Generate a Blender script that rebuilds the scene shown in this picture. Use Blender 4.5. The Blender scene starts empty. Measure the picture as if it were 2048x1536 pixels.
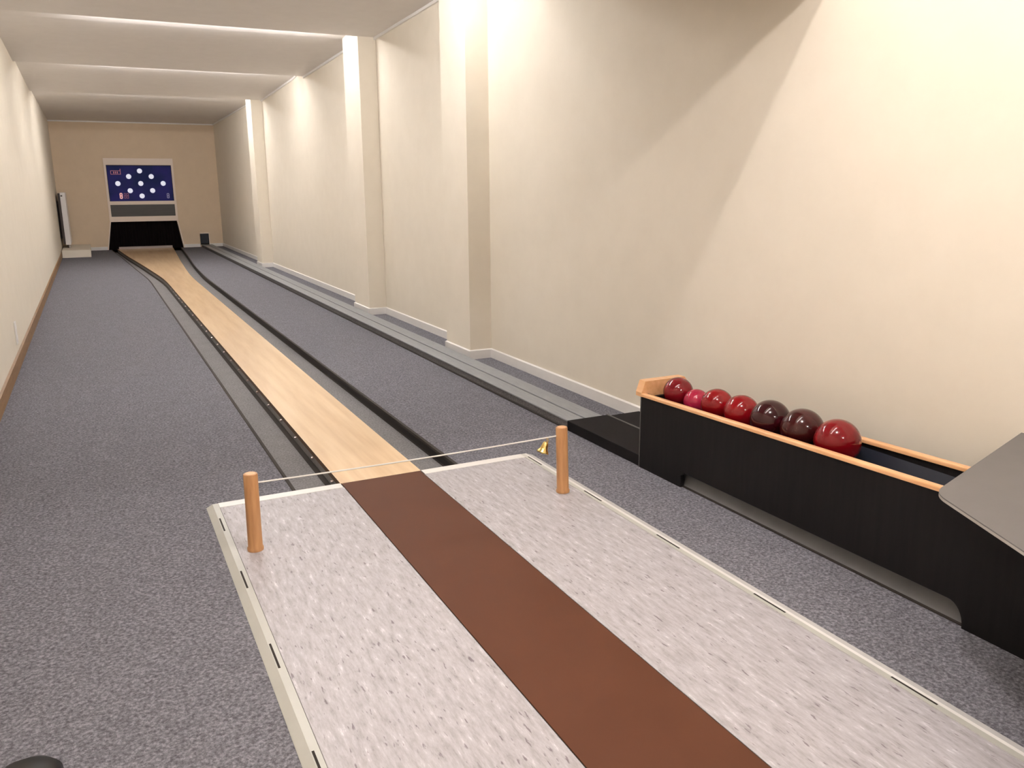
import bpy, bmesh, math, random
from mathutils import Vector, Matrix
random.seed(4)
S = bpy.context.scene
COL = S.collection
PI = math.pi

# ------------------------------------------------------------------ camera
cam_d = bpy.data.cameras.new('camera')
cam = bpy.data.objects.new('camera', cam_d)
COL.objects.link(cam)
YAW, PITCH, ROLL = math.radians(26.398), math.radians(13.357), math.radians(-0.361)
cy, sy, cp, sp = math.cos(YAW), math.sin(YAW), math.cos(PITCH), math.sin(PITCH)
fw = Vector((sy*cp, cy*cp, -sp)); rt = Vector((cy, -sy, 0)); up = rt.cross(fw)
c_, s_ = math.cos(ROLL), math.sin(ROLL)
rt, up = c_*rt + s_*up, -s_*rt + c_*up
M = Matrix((rt, up, -fw)).transposed().to_4x4()
M.translation = Vector((-0.993, -3.269, 1.207))
cam.matrix_world = M
cam_d.sensor_width = 36.0
cam_d.lens = 1655.9/2048*36
cam_d.clip_start = 0.05
S.camera = cam

# ------------------------------------------------------------------ world, exposure
w = bpy.data.worlds.new('world'); S.world = w
w.use_nodes = True
w.node_tree.nodes['Background'].inputs[0].default_value = (1, .93, .85, 1)
w.node_tree.nodes['Background'].inputs[1].default_value = 0.05
S.view_settings.view_transform = 'Standard'
S.view_settings.look = 'None'
S.view_settings.gamma = 1.0
S.view_settings.use_curve_mapping = False
S.view_settings.exposure = 0.82

TUBE_W = 85.0       # emission of the fluorescent tubes
TUBE_COL = (1.0, .965, .95)
GLOBE_W = 430.0     # emission of the front-room globes
GLOBE_COL = (1.0, .925, .88)

# ------------------------------------------------------------------ materials
def lin(c):
    c = c/255.0
    return c/12.92 if c <= .04045 else ((c+.055)/1.055)**2.4
def rgb(r, g, b): return (lin(r), lin(g), lin(b), 1)

MATS = {}
def mat(name, col, rough=.6, metal=0.0, spec=.5, coat=0.0, emit=0.0, ecol=None):
    m = bpy.data.materials.new(name); m.use_nodes = True
    b = m.node_tree.nodes['Principled BSDF']
    b.inputs['Base Color'].default_value = col
    b.inputs['Roughness'].default_value = rough
    b.inputs['Metallic'].default_value = metal
    b.inputs['Specular IOR Level'].default_value = spec
    b.inputs['Coat Weight'].default_value = coat
    if emit:
        b.inputs['Emission Color'].default_value = ecol or col
        b.inputs['Emission Strength'].default_value = emit
    MATS[name] = m
    return m

def noise_col(m, stops, scale=(1, 1, 1), nscale=5, detail=4, rough=.6, bump=0.0, second=None):
    """Colour from stretched noise in object space through a ramp; optional second layer of flecks."""
    nt = m.node_tree; N = nt.nodes; L = nt.links; b = N['Principled BSDF']
    tc = N.new('ShaderNodeTexCoord'); mp = N.new('ShaderNodeMapping')
    mp.inputs['Scale'].default_value = scale
    L.new(tc.outputs['Object'], mp.inputs['Vector'])
    n = N.new('ShaderNodeTexNoise'); n.inputs['Scale'].default_value = nscale
    n.inputs['Detail'].default_value = detail; n.inputs['Roughness'].default_value = rough
    L.new(mp.outputs[0], n.inputs['Vector'])
    r = N.new('ShaderNodeValToRGB')
    el = r.color_ramp.elements
    el[0].position, el[0].color = stops[0]; el[1].position, el[1].color = stops[-1]
    for p, c in stops[1:-1]:
        e = el.new(p); e.color = c
    L.new(n.outputs['Fac'], r.inputs['Fac'])
    out = r.outputs['Color']
    if second:
        sc2, ns2, stops2 = second
        mp2 = N.new('ShaderNodeMapping'); mp2.inputs['Scale'].default_value = sc2
        L.new(tc.outputs['Object'], mp2.inputs['Vector'])
        n2 = N.new('ShaderNodeTexNoise'); n2.inputs['Scale'].default_value = ns2; n2.inputs['Detail'].default_value = 3
        L.new(mp2.outputs[0], n2.inputs['Vector'])
        r2 = N.new('ShaderNodeValToRGB'); e2 = r2.color_ramp.elements
        e2[0].position, e2[0].color = stops2[0]; e2[1].position, e2[1].color = stops2[-1]
        for p, c in stops2[1:-1]:
            e = e2.new(p); e.color = c
        L.new(n2.outputs['Fac'], r2.inputs['Fac'])
        mx = N.new('ShaderNodeMix'); mx.data_type = 'RGBA'; mx.blend_type = 'MULTIPLY'
        mx.inputs[0].default_value = 1.0
        L.new(out, mx.inputs[6]); L.new(r2.outputs['Color'], mx.inputs[7])
        out = mx.outputs[2]
    L.new(out, b.inputs['Base Color'])
    if bump:
        bp = N.new('ShaderNodeBump'); bp.inputs['Strength'].default_value = bump; bp.inputs['Distance'].default_value = .004
        L.new(n.outputs['Fac'], bp.inputs['Height']); L.new(bp.outputs[0], b.inputs['Normal'])
    return m

g = lambda v: (v, v, v, 1)
wall_m = mat('cream_wall', (.80, .70, .55, 1), .75, spec=.3)
noise_col(wall_m, [(.3, (.83, .765, .655, 1)), (.7, (.86, .795, .685, 1))], nscale=6, detail=5)
tan_m = mat('tan_wall', (.62, .48, .34, 1), .8, spec=.2)
noise_col(tan_m, [(.3, (.79, .64, .47, 1)), (.7, (.83, .675, .50, 1))], nscale=5)
ceil_m = mat('ceiling_board', (.66, .61, .57, 1), .8, spec=.2)
noise_col(ceil_m, [(.3, (.80, .765, .735, 1)), (.7, (.83, .795, .765, 1))], nscale=8)
white_m = mat('white_paint', (.82, .79, .75, 1), .35)
noise_col(white_m, [(.3, (.87, .85, .83, 1)), (.7, (.90, .88, .86, 1))], nscale=12)
brownbase_m = mat('brown_skirting', (.25, .14, .06, 1), .45)
noise_col(brownbase_m, [(.3, (.21, .115, .045, 1)), (.7, (.30, .17, .075, 1))], scale=(8, 1, 8), nscale=6)

def carpet(name, lo, mid, hi):
    m = mat(name, mid, .95, spec=.1)
    noise_col(m, [(.33, lo), (.5, mid), (.67, hi)], nscale=100, detail=3, rough=.8, bump=.5,
              second=((1, 1, 1), 9, [(.35, g(.93)), (.65, g(1.0))]))
    return m
carpet_m = carpet('grey_carpet', (.080, .081, .093, 1), (.170, .170, .195, 1), (.31, .31, .348, 1))
gutter_m = carpet('gutter_carpet', (.16, .155, .16, 1), (.24, .235, .24, 1), (.34, .33, .34, 1))
side_m = carpet('track_side_carpet', (.10, .095, .10, 1), (.155, .15, .15, 1), (.22, .21, .21, 1))
track_m = mat('grey_rubber', (.33, .32, .315, 1), .6)
noise_col(track_m, [(.3, (.255, .270, .285, 1)), (.7, (.31, .325, .34, 1))], scale=(8, 1, 8), nscale=10)

lino_m = mat('grey_linoleum', (.6, .56, .53, 1), .42, spec=.4)
noise_col(lino_m, [(.28, (.22, .20, .215, 1)), (.38, (.375, .355, .375, 1)), (.50, (.455, .44, .47, 1)), (.60, (.52, .505, .54, 1)), (.70, (.76, .745, .78, 1))],
          scale=(5.5, 1, 1), nscale=12, detail=6, rough=.72,
          second=((4.5, 1, 1), 22, [(.30, (.48, .43, .45, 1)), (.37, g(1.0))]))
brown_m = mat('brown_linoleum', (.13,.05,.028,1), .6, spec=.22)
noise_col(brown_m, [(.3, (.093, .031, .0130, 1)), (.7, (.103, .035, .0150, 1))], nscale=4)

wood_m = mat('beech_lane', (.78, .55, .32, 1), .28, spec=.5, coat=.25)
noise_col(wood_m, [(.3, (.76, .52, .29, 1)), (.5, (.84, .61, .37, 1)), (.7, (.90, .68, .44, 1))],
          scale=(9, .6, 9), nscale=2.2, detail=6, rough=.6,
          second=((6, .35, 1), 1.6, [(.35, (.90, .87, .84, 1)), (.6, g(1.0))]))
wside_m = mat('lane_side_wood', (.12, .055, .02, 1), .5)
noise_col(wside_m, [(.3, (.085, .04, .015, 1)), (.7, (.13, .062, .024, 1))], scale=(1, 4, 20), nscale=6)
post_m = mat('oak_post', (.62, .33, .14, 1), .4, coat=.15)
noise_col(post_m, [(.3, (.42, .20, .085, 1)), (.5, (.54, .28, .12, 1)), (.72, (.64, .355, .165, 1))], scale=(26, 26, 3), nscale=1.6, detail=5)
rail_m = mat('orange_beech_rail', (.80, .45, .23, 1), .35, coat=.2)
noise_col(rail_m, [(.3, (.72, .38, .17, 1)), (.7, (.88, .52, .28, 1))], scale=(14, 2, 14), nscale=3)
black_m = mat('black_laminate', (.020, .018, .018, 1), .6, spec=.2)
noise_col(black_m, [(.35, (.0055, .0048, .0056, 1)), (.7, (.0095, .0082, .0086, 1))], scale=(1, 16, 1.2), nscale=3, detail=4)
blackbox_m = mat('black_box', (.014, .012, .014, 1), .7, spec=.12)
noise_col(blackbox_m, [(.3, (.007, .006, .007, 1)), (.7, (.011, .0095, .011, 1))], nscale=6)
pit_m = mat('black_cloth', (.006, .004, .005, 1), .9, spec=.1)
noise_col(pit_m, [(.3, (.004, .003, .003, 1)), (.7, (.008, .005, .006, 1))], scale=(30, 1, 1), nscale=2)
seam_m = mat('dark_seam', (.02, .015, .012, 1), .8)
noise_col(seam_m, [(.3, (.018, .013, .01, 1)), (.7, (.024, .018, .014, 1))], nscale=10)
siderail_m = mat('grey_side_rail', (.17, .17, .17, 1), .6)
noise_col(siderail_m, [(.3, (.24, .24, .245, 1)), (.7, (.30, .30, .305, 1))], nscale=30)
shade_board_m = mat('grey_shade_board', (.2, .2, .2, 1), .7)  # shade under the rack put into this grey
noise_col(shade_board_m, [(.3, (.145, .148, .155, 1)), (.7, (.17, .173, .18, 1))], nscale=12)
wallg_m = mat('gutter_wall_shade', (.022, .018, .017, 1), .6, spec=.3)  # deep shade of the gutter put into the wall colour
greentrim_m = mat('grey_shaded_edge', (.60, .59, .54, 1), .35)  # holds the shade of the left edge strip as colour
noise_col(greentrim_m, [(.3, (.47, .475, .44, 1)), (.7, (.53, .535, .50, 1))], nscale=5)
alu_m = mat('white_aluminium', (.9, .9, .9, 1), .25, coat=.5)
noise_col(alu_m, [(.3, (.90, .89, .88, 1)), (.7, (.94, .93, .92, 1))], nscale=14)
steel_m = mat('bolt_steel', (.6, .5, .48, 1), .3, metal=.9)
brass_m = mat('brass', (.78, .58, .22, 1), .22, metal=1.0)
cord_m = mat('white_cord', (.85, .83, .78, 1), .7)
nav_m = mat('dark_blue_liner', (.012, .016, .028, 1), .4)
noise_col(nav_m, [(.3, (.010, .014, .024, 1)), (.7, (.015, .02, .034, 1))], nscale=8)
rod_m = mat('blued_rod', (.05, .06, .085, 1), .3, metal=.6)
desk_m = mat('taupe_desk_laminate', (.30, .265, .24, 1), .5)
noise_col(desk_m, [(.3, (.130, .123, .124, 1)), (.7, (.138, .131, .132, 1))], nscale=14)
desk_e = mat('desk_edge', (.42, .40, .36, 1), .4)
rad_m = mat('radiator_white', (.85, .82, .82, 1), .3)
raddark_m = mat('radiator_dark', (.06, .045, .04, 1), .6)
scr_m = mat('blue_display', rgb(44, 48, 120), .55, spec=.15, emit=.35, ecol=rgb(46, 50, 130))
def blue_nodes():
    nt = scr_m.node_tree; N = nt.nodes; L = nt.links; b = N['Principled BSDF']
    tc = N.new('ShaderNodeTexCoord'); n = N.new('ShaderNodeTexNoise'); n.inputs['Scale'].default_value = 3
    L.new(tc.outputs['Object'], n.inputs['Vector'])
    r = N.new('ShaderNodeValToRGB'); e = r.color_ramp.elements
    e[0].position, e[0].color = .35, rgb(13, 22, 58)
    e[1].position, e[1].color = .65, rgb(27, 25, 76)
    L.new(n.outputs['Fac'], r.inputs['Fac'])
    L.new(r.outputs[0], b.inputs['Base Color']); L.new(r.outputs[0], b.inputs['Emission Color'])
blue_nodes()
disc_m = mat('pin_lamp_white', (.80, .82, .95, 1), .4, emit=.30, ecol=(.8, .84, 1, 1))
redt_m = mat('display_red', rgb(190, 120, 130), .5, emit=.12)
pink_m = mat('display_pink', rgb(240, 190, 185), .5, emit=.25)
greyt_m = mat('display_grey', rgb(150, 145, 175), .5, emit=.12)
strip_m = mat('dark_grey_panel', (.085, .083, .08, 1), .6)
noise_col(strip_m, [(.3, (.075, .073, .07, 1)), (.7, (.095, .092, .09, 1))], scale=(1, 1, 30), nscale=3)
frame_m = mat('cream_frame', (.93, .80, .70, 1), .5)
sill_m = mat('pit_sill', (.46, .40, .38, 1), .5)
tube_m = mat('tube_glow', (1, 1, 1, 1), .5, emit=TUBE_W, ecol=TUBE_COL+(1,))
globe_dim_m = mat('globe_glow_dim', (1, 1, 1, 1), .5, emit=GLOBE_W*.95, ecol=GLOBE_COL+(1,))
globe_m = mat('globe_glow', (1, 1, 1, 1), .5, emit=GLOBE_W, ecol=GLOBE_COL+(1,))
batten_m = mat('batten_white', (.8, .8, .78, 1), .4)
BALLC = [rgb(116, 12, 24), rgb(162, 32, 64), rgb(128, 10, 18), rgb(132, 8, 18), rgb(50, 9, 16), rgb(56, 13, 15), rgb(116, 6, 17)]
ball_ms = []
for i, c in enumerate(BALLC):
    m = mat('ball_resin_%d' % i, c, .10, spec=.42, coat=.15)
    m.node_tree.nodes['Principled BSDF'].inputs['Coat Roughness'].default_value = .04
    c2 = tuple(min(1, x*1.12) for x in c[:3])+(1,)
    noise_col(m, [(.35, tuple(x*.92 for x in c[:3])+(1,)), (.7, c2)], nscale=6, detail=3, rough=.5)
    ball_ms.append(m)

# ------------------------------------------------------------------ mesh helpers
class MB:
    def __init__(s): s.bm = bmesh.new()
    def box(s, x0, x1, y0, y1, z0, z1, bev=0, seg=2):
        vs = [s.bm.verts.new(p) for p in ((x0,y0,z0),(x1,y0,z0),(x1,y1,z0),(x0,y1,z0),(x0,y0,z1),(x1,y0,z1),(x1,y1,z1),(x0,y1,z1))]
        fs = [s.bm.faces.new([vs[i] for i in q]) for q in ((0,3,2,1),(4,5,6,7),(0,1,5,4),(1,2,6,5),(2,3,7,6),(3,0,4,7))]
        if bev:
            es = list({e for f in fs for e in f.edges})
            bmesh.ops.bevel(s.bm, geom=es, offset=bev, segments=seg, affect='EDGES', profile=.5)
        return s
    def face(s, pts):
        s.bm.faces.new([s.bm.verts.new(p) for p in pts]); return s
    def prism(s, poly, axis, a, b):
        """poly: 2D outline (other two axes in order), extruded along axis from a to b"""
        def P(u, v, t):
            return {'x': (t, u, v), 'y': (u, t, v), 'z': (u, v, t)}[axis]
        A = [s.bm.verts.new(P(u, v, a)) for u, v in poly]
        B = [s.bm.verts.new(P(u, v, b)) for u, v in poly]
        n = len(poly)
        s.bm.faces.new(A); s.bm.faces.new(B[::-1])
        for i in range(n):
            s.bm.faces.new((A[i], B[i], B[(i+1) % n], A[(i+1) % n]))
        return s
    def tube(s, p0, p1, r0, r1=None, n=24, cap=True):
        r1 = r0 if r1 is None else r1
        p0, p1 = Vector(p0), Vector(p1); d = (p1-p0).normalized()
        a = d.orthogonal().normalized(); b = d.cross(a)
        R = []
        for p, r in ((p0, r0), (p1, r1)):
            R.append([s.bm.verts.new(p + r*(math.cos(2*PI*k/n)*a + math.sin(2*PI*k/n)*b)) for k in range(n)])
        for k in range(n):
            s.bm.faces.new((R[0][k], R[0][(k+1) % n], R[1][(k+1) % n], R[1][k]))
        if cap: s.bm.faces.new(R[0][::-1]); s.bm.faces.new(R[1])
        return s
    def lathe(s, prof, n=40, mtx=None):
        rings = []
        for r, z in prof:
            if r < 1e-6: rings.append([s.bm.verts.new((0, 0, z))])
            else: rings.append([s.bm.verts.new((r*math.cos(2*PI*k/n), r*math.sin(2*PI*k/n), z)) for k in range(n)])
        for a, b in zip(rings, rings[1:]):
            for k in range(n):
                q = [a[k % len(a)], a[(k+1) % len(a)], b[(k+1) % len(b)], b[k % len(b)]]
                u = []
                for v in q:
                    if v not in u: u.append(v)
                if len(u) > 2: s.bm.faces.new(u)
        if mtx: bmesh.ops.transform(s.bm, matrix=mtx, verts=[v for r in rings for v in r])
        return s
    def build(s, name, m, parent=None, smooth=False, org=None):
        bmesh.ops.recalc_face_normals(s.bm, faces=s.bm.faces)
        me = bpy.data.meshes.new(name)
        if org is not None:
            bmesh.ops.translate(s.bm, verts=s.bm.verts, vec=-Vector(org))
        s.bm.to_mesh(me); s.bm.free()
        if smooth:
            for p in me.polygons: p.use_smooth = True
        me.materials.append(m)
        o = bpy.data.objects.new(name, me); COL.objects.link(o)
        if org is not None: o.location = org
        if parent is not None:
            o.parent = parent
            wl = Vector(parent.location) + (Vector(parent.parent.location) if parent.parent else Vector((0, 0, 0)))
            o.location = (Vector(org) if org is not None else Vector((0, 0, 0))) - wl
        return o
def smooth_by_angle(o, ang=35):
    me = o.data
    for p in me.polygons: p.use_smooth = True
    bm = bmesh.new(); bm.from_mesh(me)
    for e in bm.edges:
        if len(e.link_faces) == 2 and e.calc_face_angle() > math.radians(ang): e.smooth = False
    bm.to_mesh(me); bm.free()
    return o
def thing(name, label, cat, loc=(0, 0, 0), group=None):
    o = bpy.data.objects.new(name, None); COL.objects.link(o); o.location = loc
    o.empty_display_size = .1
    return tag(o, label, cat, group)
def tag(o, label, cat, group=None):
    o['label'] = label; o['category'] = cat
    if group: o['group'] = group
    return o
def struct(mb, name, m):
    o = mb.build(name, m); o['kind'] = 'structure'; return o
def interp(tab, y):
    for (y0, x0), (y1, x1) in zip(tab, tab[1:]):
        if y <= y1: return x0+(x1-x0)*max(0, (y-y0)/(y1-y0))
    return tab[-1][1]
def smooth_tab(tab, lo, hi, n, win=.55):
    out = []
    for i in range(n+1):
        y = lo+(hi-lo)*i/n
        out.append((y, sum(interp(tab, y+win*(k/6.0)) for k in range(-6, 7))/13))
    return out

# ------------------------------------------------------------------ setting
FZ = -0.012                      # carpet level; the approach top and the lane top lie at z = 0
YB, YN = 16.1, -6.2              # end wall, wall behind the viewer
XL, XR, XP = -1.57, 1.54, 1.37   # left wall, right wall, pilaster face
LW = [(-1, -.178), (9.0, -.180), (9.7, -.212), (11.63, -.322), (13.97, -.475), (16.4, -.598)]
RW = [(-1, .180), (9.1, .184), (10.0, .208), (12.29, .308), (15.5, .473), (16.4, .515)]
LG = [(-1, -.362), (9.3, -.368), (10.83, -.445), (13.9, -.578), (15.2, -.650), (16.4, -.705)]
RG = [(-1, .365), (9.3, .362), (11.3, .428), (13.8, .561), (16.4, .680)]
NL = 60
lw, rw, lg, rg = [smooth_tab(t, 0.0, YB, NL) for t in (LW, RW, LG, RG)]

mb = MB()
for i in range(NL):
    y0, y1 = lg[i][0], lg[i+1][0]
    mb.face([(XL, y0, FZ), (lg[i][1], y0, FZ), (lg[i+1][1], y1, FZ), (XL, y1, FZ)])
    mb.face([(rg[i][1], y0, FZ), (XR, y0, FZ), (XR, y1, FZ), (rg[i+1][1], y1, FZ)])
mb.face([(XL, YN, FZ), (XR, YN, FZ), (XR, 0, FZ), (XL, 0, FZ)])
bmesh.ops.remove_doubles(mb.bm, verts=mb.bm.verts, dist=1e-4)
struct(mb, 'floor', carpet_m)

# right wall with its three pilasters
PIL = [(2.17, 2.62), (4.64, 5.15), (10.42, 10.86)]
pts = [(XR, YN)]
for a, b in PIL: pts += [(XR, a), (XP, a), (XP, b), (XR, b)]
pts += [(XR, YB+.2), (XR+.2, YB+.2), (XR+.2, YN)]
struct(MB().prism(pts, 'z', FZ-.15, 2.8), 'wall_right', wall_m)
struct(MB().box(XL-.2, XL, YN, YB+.2, FZ-.15, 2.8), 'wall_left', wall_m)
struct(MB().box(XL-.2, XR+.2, YN-.2, YN, FZ, 2.8), 'wall_front', wall_m)
# end wall around the pit mouth and the ball hatch
mb = MB()
mb.prism([(XL, FZ), (-.745, FZ), (-.645, .56), (-.645, 2.8), (XL, 2.8)], 'y', YB, YB+.2)
mb.prism([(-.645, .56), (.635, .56), (.635, 2.8), (-.645, 2.8)], 'y', YB, YB+.2)
mb.prism([(.722, FZ), (1.076, FZ), (1.076, 2.8), (.635, 2.8), (.635, .56)], 'y', YB, YB+.2)
mb.prism([(1.076, FZ), (1.25, FZ), (1.25, .03), (1.076, .03)], 'y', YB, YB+.2)
mb.prism([(1.076, .277), (1.25, .277), (1.25, 2.8), (1.076, 2.8)], 'y', YB, YB+.2)
mb.prism([(1.25, FZ), (XR, FZ), (XR, 2.8), (1.25, 2.8)], 'y', YB, YB+.2)
struct(mb, 'wall_back', tan_m)

# saw-tooth ceiling: every panel sinks away from the viewer, a lamp hides behind each step
PAN = [(YN, 2.62, -.80, 2.62), (-.80, 2.65, 1.75, 2.57), (1.75, 2.630, 4.65, 2.567), (4.65, 2.627, 7.56, 2.556), (7.56, 2.618, 10.43, 2.536), (10.43, 2.592, YB, 2.558)]
def ceil_z(y, p):
    y0, z0, y1, z1 = p; d = y-y0
    if y0 < 0: return z0+(z1-z0)*d/(y1-y0)
    k = .022*max(0, 1-d/.9)**2+.022*max(0, 1-d/.5)      # the board curves up into the lamp cove
    return z0+(z1-z0)*d/(y1-y0)+k
def ceil_ys(y0, y1):
    return [y0+t for t in (0, .1, .2, .3, .4, .5, .6, .75, .9) if y0+t < y1]+[y1]
mb = MB()
for p in PAN:
    ys_ = ceil_ys(p[0], p[2])
    mb.prism([(y, ceil_z(y, p)) for y in ys_]+[(p[2], 2.8), (p[0], 2.8)], 'x', XL, XR)
struct(mb, 'ceiling', ceil_m)
# cross beam between front room and alley
struct(MB().box(XL, XR, -.85, -.75, 1.97, 2.66), 'trim_1', wall_m)
# cornice on the right wall, broken by the pilasters, and on the end wall
mb = MB()
for pn in PAN[1:]:
    y0, z0, y1, z1 = pn
    segs = [(y0, y1)]
    for a, b in PIL:
        segs = [s for (p, q) in segs for s in ((p, min(q, a)), (max(p, b), q)) if s[1]-s[0] > .01]
    for p, q in segs:
        yy = [p]+[t for t in ceil_ys(y0, y1) if p+.001 < t < q-.001]+[q]
        mb.prism([(t, ceil_z(t, pn)-.022) for t in yy]+[(t, ceil_z(t, pn)) for t in yy[::-1]], 'x', XR-.018, XR)
struct(mb, 'trim_2', white_m)
struct(MB().box(XL, XR, YB-.02, YB, 2.535, 2.558), 'trim_3', white_m)

# skirting
def skirt(path, h, t, name, m, z0=FZ):
    """path: wall line, room side on the left hand when walking along it"""
    mb = MB()
    n = len(path); off = []
    for i, p in enumerate(path):
        p = Vector(p); ns = []
        if i > 0: d = (p-Vector(path[i-1])).normalized(); ns.append(Vector((-d.y, d.x)))
        if i < n-1: d = (Vector(path[i+1])-p).normalized(); ns.append(Vector((-d.y, d.x)))
        if len(ns) == 2: off.append(p+t*(ns[0]+ns[1]) if abs(ns[0].dot(ns[1])) < .5 else p+t*ns[0])
        else: off.append(p+t*ns[0])
    for i in range(n-1):
        a, b, c, d = Vector(path[i]), Vector(path[i+1]), off[i+1], off[i]
        for (q, zt0, zt1) in ((None, 0, 0),):
            lo = [(a.x, a.y, z0), (b.x, b.y, z0), (c.x, c.y, z0), (d.x, d.y, z0)]
            hi = [(a.x, a.y, z0+h), (b.x, b.y, z0+h), (c.x, c.y, z0+h-.006), (d.x, d.y, z0+h-.006)]
            V = [mb.bm.verts.new(v) for v in lo+hi]
            for f in ((0,3,2,1),(4,5,6,7),(0,1,5,4),(1,2,6,5),(2,3,7,6),(3,0,4,7)): mb.bm.faces.new([V[k] for k in f])
    return struct(mb, name, m)
path = [(XR, YN)]
for a, b in PIL: path += [(XR, a), (XP, a), (XP, b), (XR, b)]
path += [(XR, YB)]
skirt(path, .068, .012, 'baseboard_right', white_m)
skirt([(XL, YB), (XL, YN)], .098, .014, 'baseboard_left', brownbase_m)
skirt([(XR-.013, YB), (1.26, YB)], .068, .012, 'baseboard_back', white_m)
skirt([(1.066, YB), (.735, YB)], .068, .012, 'baseboard_back', white_m)
skirt([(-.76, YB), (XL+.015, YB)], .068, .012, 'baseboard_back', white_m)

# ------------------------------------------------------------------ approach platform
AP = thing('approach_platform', 'low grey approach platform with brown centre runner in the foreground', 'bowling approach', (0, -2.7, FZ))
Y0, YE = 0.0, -5.4
MB().prism([(-.684, -.0005), (.684, -.0005), (.684, FZ), (-.684, FZ)], 'y', YE, -.012).build('deck', seam_m, AP)
for s in (-1, 1):
    x0, x1 = sorted((s*.1775, s*.668))
    MB().box(x0, x1, YE, -.052, -.002, .0012, .0005, 1).build('mat', lino_m, AP)
MB().box(-.1745, .1745, YE, -.004, -.002, .0016, .0005, 1).build('runner', brown_m, AP)
# slotted edge strips that slope down to the carpet
slotsL = [-.232+(-.494)*k for k in range(10)]
for s in (-1, 1):
    xo = .714 if s < 0 else .733
    sec = [(s*.6692, -.003), (s*.6692, .0014), (s*(.690 if s < 0 else .699), .0014), (s*xo, FZ+.001), (s*xo, FZ), (s*.684, FZ)]
    e = MB().prism(sec, 'y', YE, -.002).build('edge_strip', greentrim_m if s < 0 else alu_m, AP)
    if s > 0:
        MB().box(.6694, .6875, YE, -.003, .0008, .0018).build('inner_flange', greentrim_m, e)
    e['label'] = 'slotted edge strip with its shaded side coloured grey-green' if s < 0 else 'white metal slotted edge strip'
    for y in slotsL:
        yy = y-(0 if s < 0 else -.115)
        MB().box(s*.6845-.0028, s*.6845+.0028, yy-.065, yy+.065, .0006, .0024).build('slot', seam_m, e)
for s in (-1, 1):
    x0, x1 = sorted((s*.180, s*.669))
    MB().prism([(-.052, -.003), (-.052, .0022), (-.003, .0028), (.006, FZ+.002), (.006, FZ)], 'x', x0, x1).build('front_strip', alu_m, AP)

# ------------------------------------------------------------------ lane with its gutters
LN = thing('bowling_lane', 'long narrow beech lane running away and widening towards the pit', 'bowling lane', (0, 8, FZ))
mb = MB(); bm = mb.bm
T = []
for (y, a), (_, b) in zip(lw, rw):
    T.append([bm.verts.new((a, y, 0)), bm.verts.new((b, y, 0)), bm.verts.new((b, y, -.024)), bm.verts.new((a, y, -.024))])
for p, q in zip(T, T[1:]):
    for k in range(4): bm.faces.new((p[k], p[(k+1) % 4], q[(k+1) % 4], q[k]))
bm.faces.new(T[0][::-1]); bm.faces.new(T[-1])
for f in list(bm.faces):
    f.normal_update()
lane = mb.build('lane_board', wood_m, LN)
lane.data.materials.append(wside_m)
for p in lane.data.polygons:
    if abs(p.normal.z) < .5: p.material_index = 1
for tab, s in ((lw, 1), (rw, -1)):
    mb = MB()
    V = [[mb.bm.verts.new((a+s*d, y, z)) for d, z in ((.002, -.024), (.002, -.075), (.02, -.075), (.02, -.024))] for y, a in tab]
    for p, q in zip(V, V[1:]):
        for k in range(4): mb.bm.faces.new((p[k], p[(k+1) % 4], q[(k+1) % 4], q[k]))
    mb.build('side_rail', siderail_m, LN)
for tabw, tabg, s in ((lw, lg, -1), (rw, rg, 1)):
    mb = MB(); V = []
    for (y, a), (_, b) in zip(tabw, tabg):
        a0 = a+s*.004; gd = -.070
        V.append([mb.bm.verts.new(q) for q in ((a0, y, gd-.004), (a0+s*.012, y, gd), (b-s*.004, y, gd))])
    for p, q in zip(V, V[1:]):
        for k in range(len(p)-1): mb.bm.faces.new((p[k], p[k+1], q[k+1], q[k]))
    gt = mb.build('gutter', gutter_m, LN)
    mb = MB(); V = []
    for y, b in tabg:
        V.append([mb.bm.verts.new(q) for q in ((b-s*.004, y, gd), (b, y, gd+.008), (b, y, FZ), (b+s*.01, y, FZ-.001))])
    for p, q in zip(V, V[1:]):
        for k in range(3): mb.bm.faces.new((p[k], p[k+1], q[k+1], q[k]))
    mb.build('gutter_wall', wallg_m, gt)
    # dark rubber lip along the outer rim
    mb = MB(); V = []
    for y, b in tabg:
        V.append([mb.bm.verts.new(q) for q in ((b+s*.010, y, FZ+.0005), (b+s*.006, y, FZ+.003), (b-s*.006, y, FZ+.001), (b-s*.008, y, FZ-.010), (b+s*.001, y, FZ-.008))])
    for p, q in zip(V, V[1:]):
        for k in range(5): mb.bm.faces.new((p[k], p[(k+1) % 5], q[(k+1) % 5], q[k]))
    mb.build('gutter_lip', seam_m, gt)
# dark strip standing in for the shadow gap between left side rail and gutter
mb = MB()
for p, q in zip(lw, lw[1:]):
    mb.face([(p[1]+.001, p[0], -.060), (p[1]-.020, p[0], -.069), (q[1]-.020, q[0], -.069), (q[1]+.001, q[0], -.060)])
mb.build('joint_shade', seam_m, LN)
for k in range(23):
    y = .13+.366*k
    MB().tube((interp(lw, y)+.004, y, -.032), (interp(lw, y)-.010, y, -.032), .0065, .005, 12).build('bolt', steel_m, LN)
# pale sill at the far end
MB().box(-.55, .49, YB-.09, YB-.02, -.01, .045, .004).build('end_sill', sill_m, LN)
# end closure below the platform
MB().box(-.375, .375, .0005, .008, -.09, FZ-.001).build('gutter_end', seam_m, LN)

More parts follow.
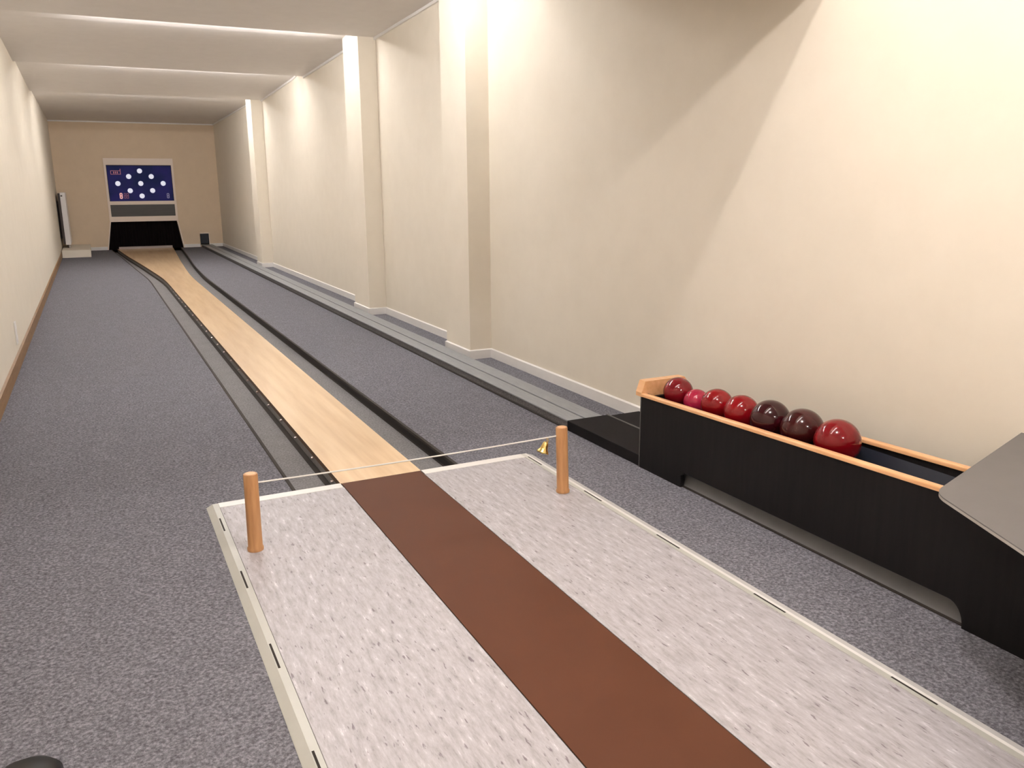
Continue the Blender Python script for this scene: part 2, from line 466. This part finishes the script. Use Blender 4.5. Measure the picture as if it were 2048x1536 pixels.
# ------------------------------------------------------------------ posts, cord, bell
def post(x, y, tilt, label):
    t = thing('post', label, 'post', (x, y, .0012), 'turned wooden posts on the approach')
    h = .275
    prof = [(0, 0), (.0265, 0), (.0275, .003), (.0275, .010), (.0245, .014), (.0240, .10), (.0238, h-.004), (.022, h), (0, h)]
    o = MB().lathe(prof, 40).build('shaft', post_m); smooth_by_angle(o, 40)
    o.parent = t
    pl = MB().lathe([(0, h), (.017, h), (.0165, h+.0012), (0, h+.0012)], 32).build('top_cap', rail_m); pl.parent = t
    t.rotation_euler = (0, math.radians(tilt), 0)
    return t
post(-.612, -.512, .6, 'left turned wooden post standing on the approach near its front left corner')
post(.602, -.515, -1.8, 'right turned wooden post standing on the approach near the bell')
mb = MB(); P = []
for k in range(25):
    t = k/24; x = -.588+t*(.572+.588)
    P.append(Vector((x, -.51, .2405-.006*math.sin(PI*t))))
for a, b in zip(P, P[1:]): mb.tube(a, b, .0028, n=10, cap=True)
cord = mb.build('cord', cord_m); tag(cord, 'thin white cord stretched between the two wooden posts', 'cord')
BLS = 1.15
BL = thing('bell', 'small brass bell hanging from the white cord beside the right post', 'bell', (.532, -.51, .236))
mt = Matrix.Rotation(math.radians(22), 4, 'Y')
prof = [(0, -.012), (.006, -.0125), (.0095, -.017), (.0115, -.028), (.014, -.038), (.0205, -.048), (.0225, -.052), (.0195, -.051), (.012, -.04), (.009, -.02), (0, -.016)]
o = MB().lathe(prof, 32, mt).build('bell_body', brass_m, smooth=True); o.parent = BL
mb = MB()
for k in range(12):
    a0, a1 = 2*PI*k/12, 2*PI*(k+1)/12
    mb.tube((0, .006*math.cos(a0), -.006+.0075*math.sin(a0)), (0, .006*math.cos(a1), -.006+.0075*math.sin(a1)), .0013, n=8)
o = mb.build('hanger', brass_m, smooth=True); o.parent = BL
mb = MB().tube(mt @ Vector((0, 0, -.02)), mt @ Vector((0, 0, -.050)), .0012, n=8)
bmesh.ops.create_icosphere(mb.bm, subdivisions=2, radius=.0045, matrix=Matrix.Translation(mt @ Vector((0, 0, -.053))))
o = mb.build('clapper', brass_m, smooth=True); o.parent = BL
BL.scale = (BLS,)*3

# ------------------------------------------------------------------ ball return track
TR = thing('ball_return_track', 'low grey double-strip return track running beside the right wall', 'ball return track', (1.19, 8, FZ))
ty0, ty1 = .275, YB-.01
MB().prism([(1.092, FZ), (1.296, FZ), (1.296, .026), (1.092, .030)], 'y', ty0, ty1).build('base', side_m, TR)
MB().box(1.086, 1.182, ty0, ty1, .030, .039, .003).build('running_strip', track_m, TR)
MB().box(1.196, 1.300, ty0, ty1, .028, .037, .003).build('running_strip', track_m, TR)
MB().box(1.181, 1.197, ty0+.01, ty1, .024, .0305).build('groove', seam_m, TR)
MB().box(1.080, 1.092, ty0+.05, ty1, FZ, FZ+.010, .003).build('foot_shade', seam_m, TR)  # dark strip drawn as the shadow along the track's foot

# hatch in the end wall
HT = thing('ball_hatch', 'small dark square hatch in the end wall where the return track starts', 'hatch', (1.163, YB, .03))
MB().box(1.07, 1.256, YB-.012, YB+.0, .268, .290, .002).build('frame', frame_m, HT)
MB().box(1.25, 1.268, YB-.012, YB, .03, .290, .002).build('frame', frame_m, HT)
mb = MB(); mb.box(1.07, 1.256, YB+.19, YB+.21, .0, .30); mb.box(1.07, 1.078, YB, YB+.2, .0, .30); mb.box(1.248, 1.256, YB, YB+.2, .0, .30); mb.box(1.07, 1.256, YB, YB+.2, .272, .28)
mb.build('tunnel', pit_m, HT)
mb = MB()
for k in range(5): mb.box(1.082+k*.033, 1.111+k*.033, YB+.035, YB+.041, .055, .272, .002)
mb.build('flap', nav_m, HT)

# ------------------------------------------------------------------ black intake box and rack
IB = thing('intake_box', 'low black box between the return track and the ball rack', 'box', (1.2, 0, FZ))
MB().box(1.080, 1.318, -.368, .272, FZ, .041, .003).build('housing', blackbox_m, IB)
MB().box(1.324, 1.525, -.368, .272, FZ, .035, .003).build('side_cover', blackbox_m, IB)
MB().box(1.316, 1.326, -.372, .270, .034, .044, .001).build('joint_bar', strip_m, IB)

RK = thing('ball_rack', 'long black ball rack with orange beech rails against the right wall', 'ball rack', (1.19, -1.5, FZ))
RY0, RY1 = -.372, -3.1
ztop = lambda y: .326+.0345*(-.345-y)*.93
def panel_outline():
    c0, c1 = -.665, -1.938
    o = [(RY0, FZ), (RY0, ztop(RY0)-.014), (RY1, ztop(RY1)-.014), (RY1, FZ), (c1, FZ)]
    # rounded notch at the near end
    for k in range(9):
        a = PI/2*k/8
        o.append((c1+.05*(1-math.cos(a)), FZ+.005+.066*math.sin(a)))
    o += [(c0-.02, .056), (c0, .040), (c0, FZ)]
    return o
MB().prism(panel_outline(), 'x', 1.078, 1.096).build('side_panel', black_m, RK)
MB().prism([(RY0, FZ), (RY0, ztop(RY0)-.014), (RY1, ztop(RY1)-.014), (RY1, FZ)], 'x', 1.304, 1.322).build('side_panel', black_m, RK)
MB().box(1.076, 1.080, RY0-.0, RY0+.004, FZ, ztop(RY0)-.014).build('corner_strip', strip_m, RK)
def rail(x0, x1):
    mb = MB()
    za, zb = ztop(RY0), ztop(RY1); r = .005
    sec = [(x0, -.014), (x1, -.014), (x1, -r), (x1-r*.3, -r*.3), (x1-r, 0), (x0+r, 0), (x0+r*.3, -r*.3), (x0, -r)]
    A = [mb.bm.verts.new((x, RY0, za+z)) for x, z in sec]; B = [mb.bm.verts.new((x, RY1, zb+z)) for x, z in sec]
    mb.bm.faces.new(A); mb.bm.faces.new(B[::-1])
    for i in range(8): mb.bm.faces.new((A[i], A[(i+1) % 8], B[(i+1) % 8], B[i]))
    o = mb.build('top_rail', rail_m, RK); smooth_by_angle(o, 50)
rail(1.074, 1.101); rail(1.299, 1.327)
# end board with a cut-off corner
zt = ztop(RY0)
MB().prism([(1.076, zt-.016), (1.324, zt-.016), (1.324, zt+.030), (1.305, zt+.052), (1.094, zt+.052), (1.076, zt+.002)], 'y', RY0-.004, RY0+.040).build('end_board', rail_m, RK)
MB().box(1.096, 1.304, RY0-.02, RY0, FZ, zt-.016).build('end_panel', black_m, RK)
# trough
ZB = .274
MB().prism([(1.096, ZB+.055), (1.115, ZB+.01), (1.15, ZB), (1.25, ZB), (1.285, ZB+.01), (1.304, ZB+.055), (1.304, ZB-.02), (1.096, ZB-.02)], 'y', RY1, RY0-.02).build('trough', nav_m, RK)
for x in (1.148, 1.252):
    MB().tube((x, RY0-.03, ZB+.014), (x, RY1, ZB+.014), .009, n=16).build('runner_rod', rod_m, RK, smooth=True)
# added grey board in the long notch, stands in for shaded carpet beneath
kb = MB().prism([(1.098, FZ+.002), (1.15, .075), (1.16, .075), (1.16, FZ)], 'y', -2.05, -.60).build('shade_board', shade_board_m, RK)
MB().box(1.088, 1.098, -1.95, -.655, FZ, FZ+.005, .001).build('floor_strip', seam_m, RK)
MB().box(1.096, 1.304, RY1, RY1+.02, FZ, ztop(RY1)-.014).build('end_panel', black_m, RK)

# ------------------------------------------------------------------ the seven balls
BX = 1.20
balls = [(-.470, .0645, 'dark red ball at the far end of the rack against the end board'),
         (-.594, .0545, 'smallest ball, pinkish red, second from the far end of the rack'),
         (-.724, .0660, 'mid red ball between the small pink ball and a bright red ball'),
         (-.868, .0685, 'bright red ball next to the two dark maroon balls'),
         (-1.024, .0750, 'dark maroon ball touching a bright red ball on its far side'),
         (-1.184, .0770, 'dark maroon ball touching the largest red ball nearest the viewer'),
         (-1.343, .0775, 'large deep red ball nearest the viewer in the rack')]
ys = [b[0] for b in balls]
for i, (y, r, lab) in enumerate(balls):
    mb = MB(); bmesh.ops.create_uvsphere(mb.bm, u_segments=64, v_segments=40, radius=r)
    o = mb.build('bowling_ball', ball_ms[i], smooth=True)
    d = .052; zr = ZB+.014
    z = zr+math.sqrt((r+.009)**2-d*d)
    o.location = (BX, y, z)
    o.rotation_euler = (i*1.3, i*.7, i*2.1)
    tag(o, lab, 'bowling ball', 'bowling balls in the rack')

# ------------------------------------------------------------------ desk top at the right edge
DZ = .452
DK = thing('side_desk', 'flat taupe desk top with a rounded corner over the near end of the ball rack', 'desk', (1.2, -2.3, FZ))
A_, B_, C_ = Vector((1.535, -1.755)), Vector((.838, -1.978)), Vector((.66, -2.37))
outl = []
P0 = B_+(A_-B_).normalized()*.05; P2 = B_+(C_-B_).normalized()*.05
for k in range(11):
    t = k/10; outl.append(tuple((1-t)**2*P0+2*t*(1-t)*B_+t*t*P2))
outl = [tuple(A_)]+outl+[(.36, -3.05), (1.535, -3.05)]
MB().prism(outl, 'z', DZ-.003, DZ).build('desk_top', desk_m, DK)
MB().prism(outl, 'z', DZ-.010, DZ-.003).build('edge_band', desk_e, DK)
MB().box(1.11, 1.30, -3.0, -2.2, ztop(-2.2)-.0, DZ-.010).build('support', black_m, DK)
MB().box(1.50, 1.538, -2.9, -1.95, DZ-.05, DZ-.010).build('support', black_m, DK)

# ------------------------------------------------------------------ far end: pit, display, radiator, plinth
PT = thing('pin_pit', 'black pit opening with flared cream surround at the far end of the lane', 'pin pit', (0, YB, FZ))
mb = MB()
mb.box(-.80, .80, YB+1.2, YB+1.22, -.1, .8); mb.box(-.82, -.80, YB+.2, YB+1.2, -.1, .8); mb.box(.80, .82, YB+.2, YB+1.2, -.1, .8)
mb.box(-.80, .80, YB+.2, YB+1.2, .72, .74); mb.box(-.80, .80, YB+.02, YB+1.2, -.1, -.08)
mb.build('pit_lining', pit_m, PT)
mb = MB()
n = 64
for k in range(n):
    x0 = -.72+1.44*k/n; x1 = -.72+1.44*(k+1)/n
    f = lambda x: YB+.12+.012*math.sin(x*55)
    mb.face([(x0, f(x0), -.02), (x1, f(x1), -.02), (x1, f(x1), .60), (x0, f(x0), .60)])
mb.build('curtain', pit_m, PT)
def quadframe(p, q, wd, y0, y1):   # bar between 2D points p,q in the wall plane, widened outward
    (x0, z0), (x1, z1), s = p, q, wd
    return [(x0, z0), (x1, z1), (x1+s, z1), (x0+s, z0)]
MB().prism(quadframe((-.745, FZ), (-.645, .56), -.022, 0, 0), 'y', YB-.014, YB+.02).build('surround', frame_m, PT)
MB().prism(quadframe((.722, FZ), (.635, .56), .022, 0, 0), 'y', YB-.014, YB+.02).build('surround', frame_m, PT)

DS = thing('pin_display', 'blue pin display with nine white discs in a cream frame above the pit', 'pin display', (0, YB, .56))
mb = MB()
mb.box(-.665, -.622, YB-.03, YB, .56, 1.705); mb.box(.618, .66, YB-.03, YB, .56, 1.705)
mb.box(-.665, .66, YB-.03, YB, 1.705, 1.84); mb.box(-.622, .618, YB-.03, YB, .905, .977); mb.box(-.622, .618, YB-.03, YB, .56, .665)
mb.build('frame', frame_m, DS)
sc = MB().box(-.622, .618, YB-.018, YB, .977, 1.705).build('screen', scr_m, DS)
MB().box(-.622, .618, YB-.016, YB, .665, .905).build('grey_panel', strip_m, DS)
fr = MB(); fr.box(-.622, .618, YB-.021, YB-.018, 1.690, 1.705); fr.box(-.622, -.612, YB-.021, YB-.018, .977, 1.69); fr.box(.608, .618, YB-.021, YB-.018, .977, 1.69)
fr.build('screen_border', seam_m, DS)
for x, z in ((0, 1.587), (-.217, 1.475), (.214, 1.475), (-.434, 1.334), (0, 1.334), (.433, 1.334), (-.216, 1.189), (.214, 1.189), (0, 1.08)):
    MB().lathe([(0, 0), (.046, 0), (.050, .004), (.046, .008), (0, .009)], 28, Matrix.Translation((x, YB-.018, z)) @ Matrix.Rotation(PI/2, 4, 'X')).build('pin_lamp', disc_m, sc)
def bars(name, m, rects):
    mb = MB()
    for x, z, a, b in rects: mb.box(x-a/2, x+a/2, YB-.0215, YB-.018, z-b/2, z+b/2)
    return mb.build(name, m, sc)
# small crest-like mark top left, outlined plate with a peak
bars('emblem', redt_m, [(-.455, 1.590, .19, .010), (-.455, 1.520, .19, .010), (-.545, 1.555, .010, .07), (-.365, 1.572, .012, .11), (-.49, 1.555, .02, .04), (-.455, 1.555, .02, .04), (-.42, 1.555, .02, .04)])
# lit digit 8 and dim digits beside it
def digit(x, z, w, h, t, segs='abcdefg'):
    d = {'a': (x, z+h/2, w, t), 'g': (x, z, w, t), 'd': (x, z-h/2, w, t), 'f': (x-w/2, z+h/4, t, h/2), 'b': (x+w/2, z+h/4, t, h/2), 'e': (x-w/2, z-h/4, t, h/2), 'c': (x+w/2, z-h/4, t, h/2)}
    return [d[s] for s in segs]
bars('digit', pink_m, digit(-.398, 1.085, .036, .10, .020))
bars('digit', redt_m, digit(-.325, 1.085, .03, .10, .006)+digit(-.275, 1.085, .03, .10, .006))
bars('digit', greyt_m, digit(.507, 1.080, .034, .09, .014))

RD = thing('radiator', 'tall white panel radiator seen end-on in the far left corner', 'radiator', (-1.48, 15.4, .13))
MB().box(-1.49, -1.40, 14.95, 15.95, .185, 1.165, .006).build('panel', rad_m, RD)
MB().box(-1.53, -1.49, 14.97, 15.93, .20, 1.15).build('gap_shade', raddark_m, RD)  # dark fill in place of the shaded gap behind the radiator
MB().box(XL+.001, -1.53, 15.2, 15.24, .3, 1.0).build('bracket', raddark_m, RD)
MB().box(-1.48, -1.45, 14.944, 14.951, 1.09, 1.115).build('vent_valve', raddark_m, RD)
MB().tube((-1.462, 15.05, .123), (-1.462, 15.05, .19), .010, n=14).build('pipe', raddark_m, RD, smooth=True)
MB().tube((-1.43, 15.05, .123), (-1.43, 15.05, .19), .010, n=14).build('pipe', rad_m, RD, smooth=True)
pb = MB().box(XL+.016, -1.075, 14.22, YB-.016, FZ, .122, .004).build('pipe_cover', wall_m)
tag(pb, 'low cream boxed pipe cover on the floor under the radiator', 'pipe cover')
SK = thing('wall_socket', 'small white double socket low on the left wall', 'socket', (XL, 3.53, .22))
MB().box(XL, XL+.009, 3.485, 3.575, .14, .30, .003).build('plate', white_m, SK)
for z in (.18, .26):
    MB().tube((XL+.008, 3.53, z), (XL+.0115, 3.53, z), .027, .025, 24).build('insert', white_m, SK)

# toe of a black shoe entering at the lower left
SH = thing('shoe', 'toe of a black shoe on the carpet at the bottom left corner', 'shoe', (-1.255, -1.55, FZ))
def shoe_mesh():
    mb = MB(); rings = []
    prof = [(0, .0, .0), (.012, .022, .020), (.04, .040, .036), (.09, .050, .048), (.14, .050, .058), (.19, .044, .075), (.23, .040, .098), (.27, .038, .104), (.295, .025, .09), (.303, .0, .06)]
    for t, w_, h in prof:
        ring = []
        for k in range(16):
            a = PI*k/15
            ring.append(mb.bm.verts.new((w_*math.cos(a), .145-t, .014+max(h, .002)*math.sin(a)**.8)))
        rings.append(ring)
    for a, b in zip(rings, rings[1:]):
        for k in range(15): mb.bm.faces.new((a[k], a[k+1], b[k+1], b[k]))
    bmesh.ops.remove_doubles(mb.bm, verts=mb.bm.verts, dist=.0004)
    return mb
leather = mat('black_leather', (.004, .0035, .0035, 1), .35, spec=.25)
o = shoe_mesh().build('upper', leather, smooth=True); o.parent = SH
sole = []
for k in range(28):
    a = 2*PI*k/28; yy = math.sin(a)
    sole.append(((.050-.008*(yy < 0))*math.cos(a), -.006+.154*yy))
o = MB().prism(sole, 'z', 0, .016).build('sole', seam_m); o.parent = SH
SH.rotation_euler = (0, 0, math.radians(-12)); SH.scale = (1.5, 1, 1)

# ------------------------------------------------------------------ lamps (above and behind the frame)
def batten(y, z, x0, x1, label, tm=None):
    t = thing('fluorescent_lamp', label, 'lamp', ((x0+x1)/2, y, z), 'fluorescent tubes hidden behind the ceiling steps')
    MB().box(x0-.02, x1+.02, y-.060, y-.030, z-.012, z+.030, .003).build('housing', batten_m, t)
    MB().tube((x0, y, z), (x1, y, z), .012, n=12).build('tube', tm or tube_m, t)
names = ['beside the cross beam in the front room', 'behind the first ceiling step, before the first pilaster', 'behind the ceiling step at the second pilaster',
         'behind the ceiling step between second and third pilaster', 'behind the last ceiling step at the third pilaster']
for k, ((y, z, x1, pw), nm) in enumerate(zip(((-1.22, 2.56, .98, .50), (1.87, 2.618, 1.20, 1.2), (4.79, 2.613, 1.20, .88), (7.70, 2.596, 1.20, .9), (10.57, 2.574, 1.20, 1.15)), names)):
    tm = mat('tube_glow_%d' % k, (1, 1, 1, 1), .5, emit=TUBE_W*pw, ecol=(1, .94, .91, 1) if k == 0 else TUBE_COL+(1,))
    batten(y, z, -.95, x1, 'white fluorescent tube lamp '+nm, tm)
for x, y, z, nm in ((.15, -1.95, 2.52, 'nearer the cross beam'), (.22, -4.4, 2.52, 'further behind the viewer')):
    t = thing('ceiling_lamp', 'round globe ceiling lamp in the front room, '+nm, 'lamp', (x, y, z), 'globe lamps in the front room')
    MB().lathe([(0, .1), (.05, .1), (.05, .085), (.02, .06), (0, .06)], 24, Matrix.Translation((x, y, z))).build('rose', batten_m, t)
    mb = MB(); bmesh.ops.create_uvsphere(mb.bm, u_segments=16, v_segments=10, radius=.045, matrix=Matrix.Translation((x, y, z+.015)))
    mb.build('globe', globe_m if y > -3 else globe_dim_m, t, smooth=True)
